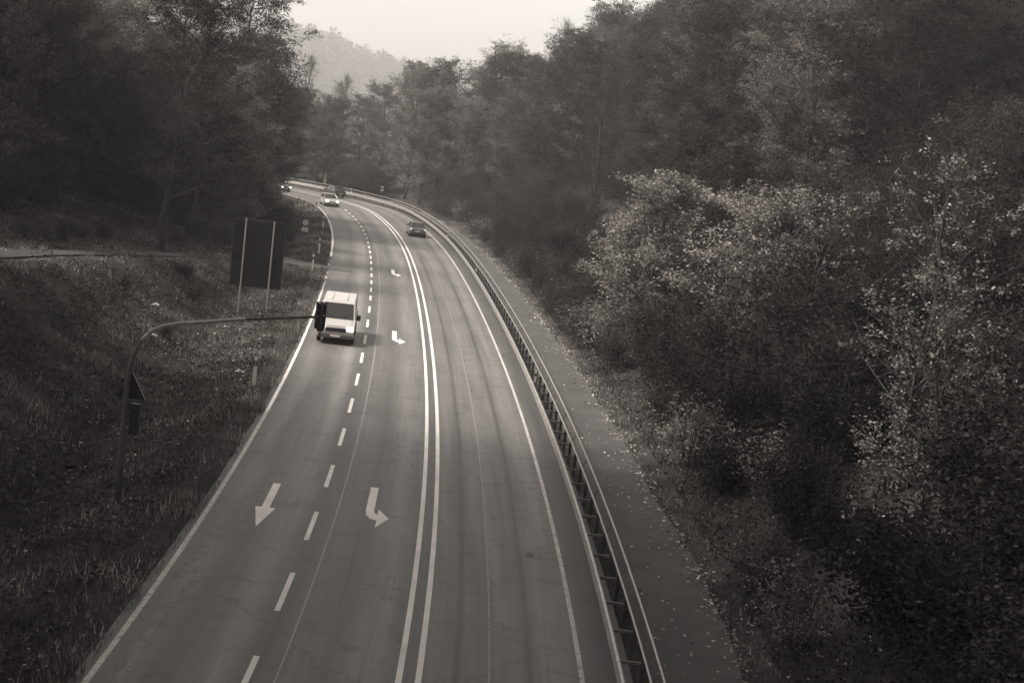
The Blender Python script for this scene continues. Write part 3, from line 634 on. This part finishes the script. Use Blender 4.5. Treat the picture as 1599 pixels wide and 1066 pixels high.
# ------------------------------------------------------------------ small round signs
def round_sign(loc, rz, label, plates=1, h=2.6, sc=1.0):
    r = empty('round_sign', loc, rz); m = MB(); m.tube([(0, 0, -.2), (0, 0, h)], .03, 7); m.build('pole', MT['steel_dull'], r)
    m = MB(); c = [(0.30 * math.cos(a), h - .3 + .30 * math.sin(a)) for a in np.linspace(0, 6.283, 20, endpoint=False)]; m.prism(c, 'y', -.05, -.03); m.build('disc', MT['sign_grey'], r)
    m = MB(); c2 = [(0.30 * math.cos(a), h - .3 + .30 * math.sin(a)) for a in np.linspace(0, 6.283, 20, endpoint=False)]; c3 = [(.24 * math.cos(a), h - .3 + .24 * math.sin(a)) for a in np.linspace(0, 6.283, 20, endpoint=False)]
    V = [(a, -.054, b) for a, b in c2] + [(a, -.054, b) for a, b in c3]; m.add(V, [(i, (i + 1) % 20, 20 + (i + 1) % 20, 20 + i) for i in range(20)]); m.build('rim', MT['steel_dull'], r)
    r.scale = (sc, sc, sc)
    for q in range(plates):
        m = MB(); m.box((0, -.04, h - .86 - q * .42), (.56, .02, .36)); m.build('plate', MT['sign_grey'], r)
    return tag(r, label, 'road sign', 'round signs on thin poles')
for (x, y), lb, pl, hh in (((-18.0, 116.6), 'round sign with a square plate in the grass left of the side road', 1, 3.1), ((-29.4, 204.5), 'small round sign above the dark car at the far bend', 1, 2.6), ((-26.2, 212.0), 'small round sign in front of the dark trees beyond the bend', 0, 2.8), ((-20.3, 196.5), 'round sign with a plate at the far end of the guardrail', 1, 3.2)):
    round_sign((x, y, gz(x, y)), heading(to_st(x, y)[0][0]) * .4, lb, pl, hh, 1.0 if y < 150 else .75)

# ------------------------------------------------------------------ direction sign seen from behind
b = (-15.1, 81.2); zb = gz(*b); sg = empty('direction_sign', (b[0], b[1], zb), rad(4)); tag(sg, 'large dark direction sign seen from behind on two thin posts', 'road sign')
for x in (-.8, .8):
    m = MB(); m.tube([(x, 0, -.3), (x, 0, 5.75)], .048, 8); m.build('post', MT['mast_light'], sg)
m = MB(); m.box((0, .12, 3.75), (2.95, .05, 3.85)); m.build('panel', MT['signback'], sg, bevel=.01)
m = MB()
for z in (1.83, 5.67): m.box((0, .085, z), (2.97, .05, .04))
for x in (-1.47, 1.47): m.box((x, .085, 3.75), (.04, .05, 3.8))
m.build('frame', MT['post'], sg)
for z in (2.4, 3.1, 3.75, 4.4, 5.1):
    m = MB(); m.box((0, .075, z), (2.86, .035, .06)); m.build('stiffener', MT['signback'], sg)

# ------------------------------------------------------------------ traffic light mast
b = (-11.25, 41.6); zb = gz(*b); tl = empty('traffic_light', (b[0], b[1], zb)); tag(tl, 'traffic light hanging over the left lane from a curved grey mast', 'traffic light')
hd_ = Vector((-6.36, 46.6, 5.60)) - Vector((b[0], b[1], zb)); hx_ = Vector((hd_.x, hd_.y, 0)); ex = hx_.normalized()
prof = [(0, -.4), (0, 1.5), (0, 3.4), (.03, 4.0), (.14, 4.5), (.36, 4.92), (.70, 5.22), (1.1, 5.36), (1.6, 5.42), (4.0, 5.54)]
pts = [ex * a + Vector((0, 0, z)) for a, z in prof]
m = MB(); m.tube(pts[:6], [.11, .10, .085, .08, .075, .07], 12, True); m.build('mast', MT['mast'], tl, smooth=True)
m = MB(); m.tube(pts[5:], [.069, .068, .066, .064, .055], 12); m.build('arm', MT['mast_light'], tl, smooth=True)
m = MB(); m.tube([pts[-1], ex * (hx_.length - .12) + Vector((0, 0, 5.60))], .045, 10); m.build('arm_end', MT['mast'], tl, smooth=True)
m = MB(); m.tube([(0, 0, -.1), (0, 0, .06)], .22, 12); m.build('base_flange', MT['steel_dull'], tl)
hc = ex * hx_.length + Vector((0, 0, 5.60)); rz = rad(14)
def L2(p): return hc + Matrix.Rotation(rz, 3, 'Z') @ Vector(p)
m = MB(); m.box(L2((0, .16, 0)), (.28, .22, .86), rz); m.box(L2((0, .16, -.47)), (.16, .14, .10), rz, taper=1.5)
sh = m.build('signal_head', MT['black'], tl, bevel=.02)
m = MB(); m.box(L2((0, .30, .0)), (.36, .012, .90), rz); m.build('backing_board', MT['black'], sh)
m = MB(); m.tube([L2((0, 0, -.62)), L2((0, 0, .5))], .028, 8); m.build('hanger_rod', MT['mast'], sh)
m = MB(); m.tube([L2((.09, .04, .05)), L2((.09, .055, .05))], .03, 8); m.build('cap_bolt', MT['white'], sh)
for z in (-.3, 0, .3):
    m = MB(); m.tube([L2((0, .272, z)), L2((0, .32, z))], .10, 14); m.build('lens', MT['lens'], sh)
    m = MB(); a = [L2((.11 * math.cos(q), .31, z + .11 * math.sin(q))) for q in np.linspace(-.3, 3.44, 10)]; c_ = [L2((.11 * math.cos(q), .48, z + .11 * math.sin(q))) for q in np.linspace(-.3, 3.44, 10)]
    m.add(a + c_, [(i, i + 1, 11 + i, 10 + i) for i in range(9)]); m.build('visor', MT['black'], sh)
# second head lower on the mast and the triangular sign, both facing away
m = MB(); m.box((.28, .12, 2.55), (.28, .22, .95)); m.box((.13, .05, 2.9), (.16, .05, .05)); m.box((.13, .05, 2.2), (.16, .05, .05)); h2 = m.build('lower_signal_head', MT['black'], tl, bevel=.02)
for z in (2.25, 2.55, 2.85):
    m = MB(); m.tube([(.28, .23, z), (.28, .40, z)], .11, 12, False); m.build('visor', MT['black'], h2)
m = MB(); m.prism([(-.45, 0), (.45, 0), (0, .8)], 'y', .12, .14); s3 = m.build('triangle_sign', MT['signback'], tl); s3.location = (.1, .05, 3.15)
m = MB(); m.box((.225, .115, .4), (.018, .04, .9), 0, rad(-29.5)); m.build('lit_edge_strip', MT['mast_light'], s3)  # pale strip paints the lit right edge of the triangle

# ------------------------------------------------------------------ cars (local +Y is the nose)
def loft(sections):
    V, F = [], []; n = len(sections[0])
    for sct in sections: V += sct
    for i in range(len(sections) - 1):
        for k_ in range(n):
            k2 = (k_ + 1) % n; F.append((i * n + k_, i * n + k2, (i + 1) * n + k2, (i + 1) * n + k_))
    F.append(tuple(range(n))[::-1]); F.append(tuple((len(sections) - 1) * n + k_ for k_ in range(n)))
    return V, F
def sec(y, w_, z0, z1, ch=.12):
    return [(-w_ + ch, y, z0), (w_ - ch, y, z0), (w_, y, z0 + ch), (w_, y, (z0 + z1) / 2), (w_ - .03, y, z1 - ch * .7), (w_ - ch * 1.3, y, z1), (-w_ + ch * 1.3, y, z1), (-w_ + .03, y, z1 - ch * .7), (-w_, y, (z0 + z1) / 2), (-w_, y, z0 + ch)]
def wheel(parent, x, y, r):
    o = bpy.data.objects.new('wheel', None); C.objects.link(o); o.parent = parent; o.location = (x, y, r)
    sgn = 1 if x > 0 else -1; m = MB(); m.tube([(-.10, 0, 0), (-.07, 0, 0), (.07, 0, 0), (.10, 0, 0)], [r * .9, r, r, r * .9], 20); m.build('tyre', MT['tyre'], o)
    m = MB(); m.tube([(sgn * .07, 0, 0), (sgn * .112, 0, 0)], r * .62, 14); m.build('rim', MT['rim'], o)
def car(loc, rz, paint, label, lit, cat='car', name='parked_car', taillit=False):
    root = empty(name, loc, rz); tag(root, label, cat)
    m = MB(); V, F = loft([sec(-2.15, .72, .42, .78), sec(-2.05, .84, .30, .96), sec(-1.5, .89, .22, 1.0), sec(0, .90, .20, .97), sec(.9, .89, .22, .95), sec(1.6, .87, .24, .85), sec(2.0, .80, .30, .76), sec(2.13, .66, .40, .66)]); m.add(V, F)
    body = m.build('body', paint, root, smooth=False, bevel=.03)
    def csec(y, w0, w1, z0, z1): return [(-w0, y, z0), (w0, y, z0), (w1, y, z1), (-w1, y, z1)]
    # glasshouse
    V = [(-.80, -1.95, .96), (.80, -1.95, .96), (.82, .95, .94), (-.82, .95, .94), (-.62, -1.35, 1.42), (.62, -1.35, 1.42), (.62, .10, 1.44), (-.62, .10, 1.44)]
    m = MB(); m.add(V, [(0, 1, 5, 4), (1, 2, 6, 5), (2, 3, 7, 6), (3, 0, 4, 7), (4, 5, 6, 7)]); m.build('windows', MT['glass'], root)
    m = MB(); m.add(*loft([[(-.63, -1.42, 1.41), (.63, -1.42, 1.41), (.58, -1.38, 1.46), (-.58, -1.38, 1.46)], [(-.64, -.6, 1.425), (.64, -.6, 1.425), (.58, -.6, 1.49), (-.58, -.6, 1.49)], [(-.63, .16, 1.43), (.63, .16, 1.43), (.57, .1, 1.475), (-.57, .1, 1.475)]])); m.build('roof', paint, root)
    m = MB()
    for sx_ in (-1, 1):
        m.tube([(sx_ * .83, .97, .95), (sx_ * .63, .12, 1.45)], .035, 5); m.tube([(sx_ * .81, -1.96, .97), (sx_ * .63, -1.38, 1.43)], .05, 5); m.tube([(sx_ * .83, -.5, .96), (sx_ * .645, -.5, 1.44)], .035, 5)
    m.build('pillars', paint, root)
    for sx_ in (-1, 1):
        for y in (-1.32, 1.32): wheel(root, sx_ * .80, y, .31)
        m = MB(); m.box((sx_ * .62, 2.04, .66), (.30, .14, .14), sx_ * -.25); m.build('headlight', MT['head'] if lit else MT['lens'], root, bevel=.02)
        m = MB(); m.box((sx_ * .70, -2.08, .80), (.22, .10, .20)); m.build('tail_light', MT['tail'] if taillit else MT['lens'], root, bevel=.02)
        m = MB(); m.box((sx_ * .96, .72, 1.0), (.2, .12, .14)); m.build('mirror', paint, root, bevel=.03)
    m = MB(); m.box((0, 2.09, .45), (.52, .10, .11)); m.build('number_plate', MT['white'], root); m = MB(); m.box((0, -2.13, .62), (.52, .06, .11)); m.build('number_plate', MT['white'], root)
    m = MB(); m.box((0, 2.08, .60), (.7, .08, .09)); m.build('grille', MT['black'], root)
    m = MB(); m.box((0, -2.12, .40), (1.5, .10, .14)); m.build('rear_bumper', MT['black'], root, bevel=.03)
    return root
def van(loc, rz, label):
    root = empty('delivery_van', loc, rz); tag(root, label, 'van'); P = MT['white_paint']
    prof = [(-2.55, .35), (2.35, .35), (2.55, .45), (2.55, .80), (2.45, 1.02), (1.72, 1.22), (1.02, 2.02), (.75, 2.12), (-2.40, 2.16), (-2.55, 2.02)]
    V, F = [], []; n = len(prof)
    for x, kx in ((-1, 0), (-.9, 0), (.9, 0), (1, 0)):
        pass
    def wx(z): return .97 if z < 1.25 else .97 - (z - 1.25) * .14
    V = [(-wx(z), y, z) for y, z in prof] + [(wx(z), y, z) for y, z in prof]
    F = [tuple(range(n)), tuple(range(n, 2 * n))[::-1]] + [(i, n + i, n + (i + 1) % n, (i + 1) % n) for i in range(n)]
    m = MB(); m.add(V, F); m.build('body', P, root, bevel=.05)
    m = MB(); m.add([(-.84, 1.70, 1.262), (.84, 1.70, 1.262), (.76, 1.06, 1.995), (-.76, 1.06, 1.995)], [(0, 1, 2, 3)]); w_ = m.build('windscreen', MT['glass'], root); sol = w_.modifiers.new('solid', 'SOLIDIFY'); sol.thickness = .02; sol.offset = 0
    for s_ in (-1, 1):
        m = MB(); m.prism([(.95, 1.28), (1.55, 1.28), (1.0, 1.88), (.35, 1.88), (.30, 1.28)], 'x', s_ * .955 - .008, s_ * .955 + .012) if False else m.add([(s_ * .972, .30, 1.28), (s_ * .972, 1.52, 1.28), (s_ * .900, .95, 1.90), (s_ * .900, .30, 1.90)], [(0, 1, 2, 3)]); q = m.build('side_window', MT['glass'], root); sl_ = q.modifiers.new('solid', 'SOLIDIFY'); sl_.thickness = .02; sl_.offset = 0
        m = MB(); m.box((s_ * .74, 2.50, .86), (.32, .16, .22)); m.build('headlight', MT['head'], root, bevel=.03)
        m = MB(); m.box((s_ * 1.10, 1.35, 1.35), (.22, .12, .30)); m.build('mirror', MT['black'], root, bevel=.03)
        for y in (-1.6, 1.6): wheel(root, s_ * .88, y, .34)
        m = MB(); m.box((s_ * .90, -2.55, 1.0), (.12, .06, .4)); m.build('tail_light', MT['lens'], root)
    m = MB(); m.box((0, 2.54, .78), (1.05, .06, .20)); m.build('grille', MT['black'], root)
    m = MB()
    for s_ in (-1, 1): m.tube([(s_ * .1, 1.70, 1.29), (s_ * .62, 1.52, 1.50)], .012, 4)
    m.build('wiper', MT['black'], root)
    m = MB()
    for x_ in (-.8, .8): m.tube([(x_, 2.44, 1.05), (x_ * .98, 1.75, 1.225)], .008, 4)
    m.build('bonnet_seam', MT['black'], root)
    for s_ in (-1, 1):
        m = MB(); m.box((s_ * .971, .22, .95), (.008, .015, 1.0)); m.box((s_ * .971, 1.6, .85), (.008, .015, .7)); m.build('door_seam', MT['black'], root)
    m = MB(); m.box((0, 2.55, .45), (1.8, .10, .20)); m.build('bumper', MT['grey_paint'], root, bevel=.03)
    m = MB(); m.box((0, 2.61, .47), (.52, .03, .11)); m.build('number_plate', MT['white'], root)
    m = MB(); m.box((-.4, -.8, 2.16), (.05, 2.6, .03)); m.box((.4, -.8, 2.16), (.05, 2.6, .03)); m.build('roof_ribs', P, root)
    return root
def on_road(s, t): p = at(s, t); return (float(p[0]), float(p[1]), 0.002)
van(on_road(76.5, -4.75), heading(76.5) + math.pi, 'white delivery van with lit headlights coming down the left lane')
car(on_road(181, -4.6), heading(181) + math.pi, MT['silver_paint'], 'silver car with lit headlights coming round the far bend', True, name='oncoming_car')
car(on_road(203, -4.2), heading(203) + math.pi, MT['grey_paint'], 'grey car with lit headlights emerging behind the left trees, farthest of all', True, name='oncoming_car')
car(on_road(199, 2.2), heading(199), MT['dark_paint'], 'dark car driving away at the far bend under the round sign', False, name='departing_car')
car(on_road(149, 2.3), heading(149), MT['grey_paint'], 'grey car driving away in the right lane beside the guardrail', False, name='departing_car', taillit=True)

# ------------------------------------------------------------------ litter on the left bank
for (x, y), lb, sz in (((-11.9, 62.3), 'crumpled white paper in the grass left of the nearest white post', .32), ((-17.0, 66.5), 'white scrap of rubbish higher on the left bank', .3), ((-18.6, 73.0), 'small pale scrap near the forest road at the left', .26)):
    r_ = np.random.default_rng(int(x * -10)); n_ = 7; V = []; F = []
    G_ = [(i, j) for i in range(n_) for j in range(n_)]
    for i, j in G_: V.append((x + (i / 6 - .5) * sz * 1.3, y + (j / 6 - .5) * sz, gz(x, y) + .22 + r_.uniform(0, .16) * (1 - abs(i - 3) / 4)))
    for i in range(n_ - 1):
        for j in range(n_ - 1): a = i * n_ + j; F.append((a, a + 1, a + n_ + 1, a + n_))
    o = mk('paper_scrap', V, F, MT['paper'], None, (x, y, gz(x, y)))
    md = o.modifiers.new('solid', 'SOLIDIFY'); md.thickness = .01; tag(o, lb, 'litter')

# ------------------------------------------------------------------ haze
hz = MB(); hz.box((0, 1270, 76), (5400, 3100, 158)); ho = hz.build('haze', None); tag(ho, 'pale haze filling the valley', 'haze', kind='stuff')
hm_ = bpy.data.materials.new('haze_air'); hm_.use_nodes = True; t_ = hm_.node_tree; t_.nodes.clear()
v_ = t_.nodes.new('ShaderNodeVolumePrincipled'); v_.inputs['Color'].default_value = (.95, .93, .91, 1); v_.inputs['Density'].default_value = .0006; v_.inputs['Anisotropy'].default_value = .3
o_ = t_.nodes.new('ShaderNodeOutputMaterial'); t_.links.new(v_.outputs[0], o_.inputs['Volume']); ho.data.materials.append(hm_)
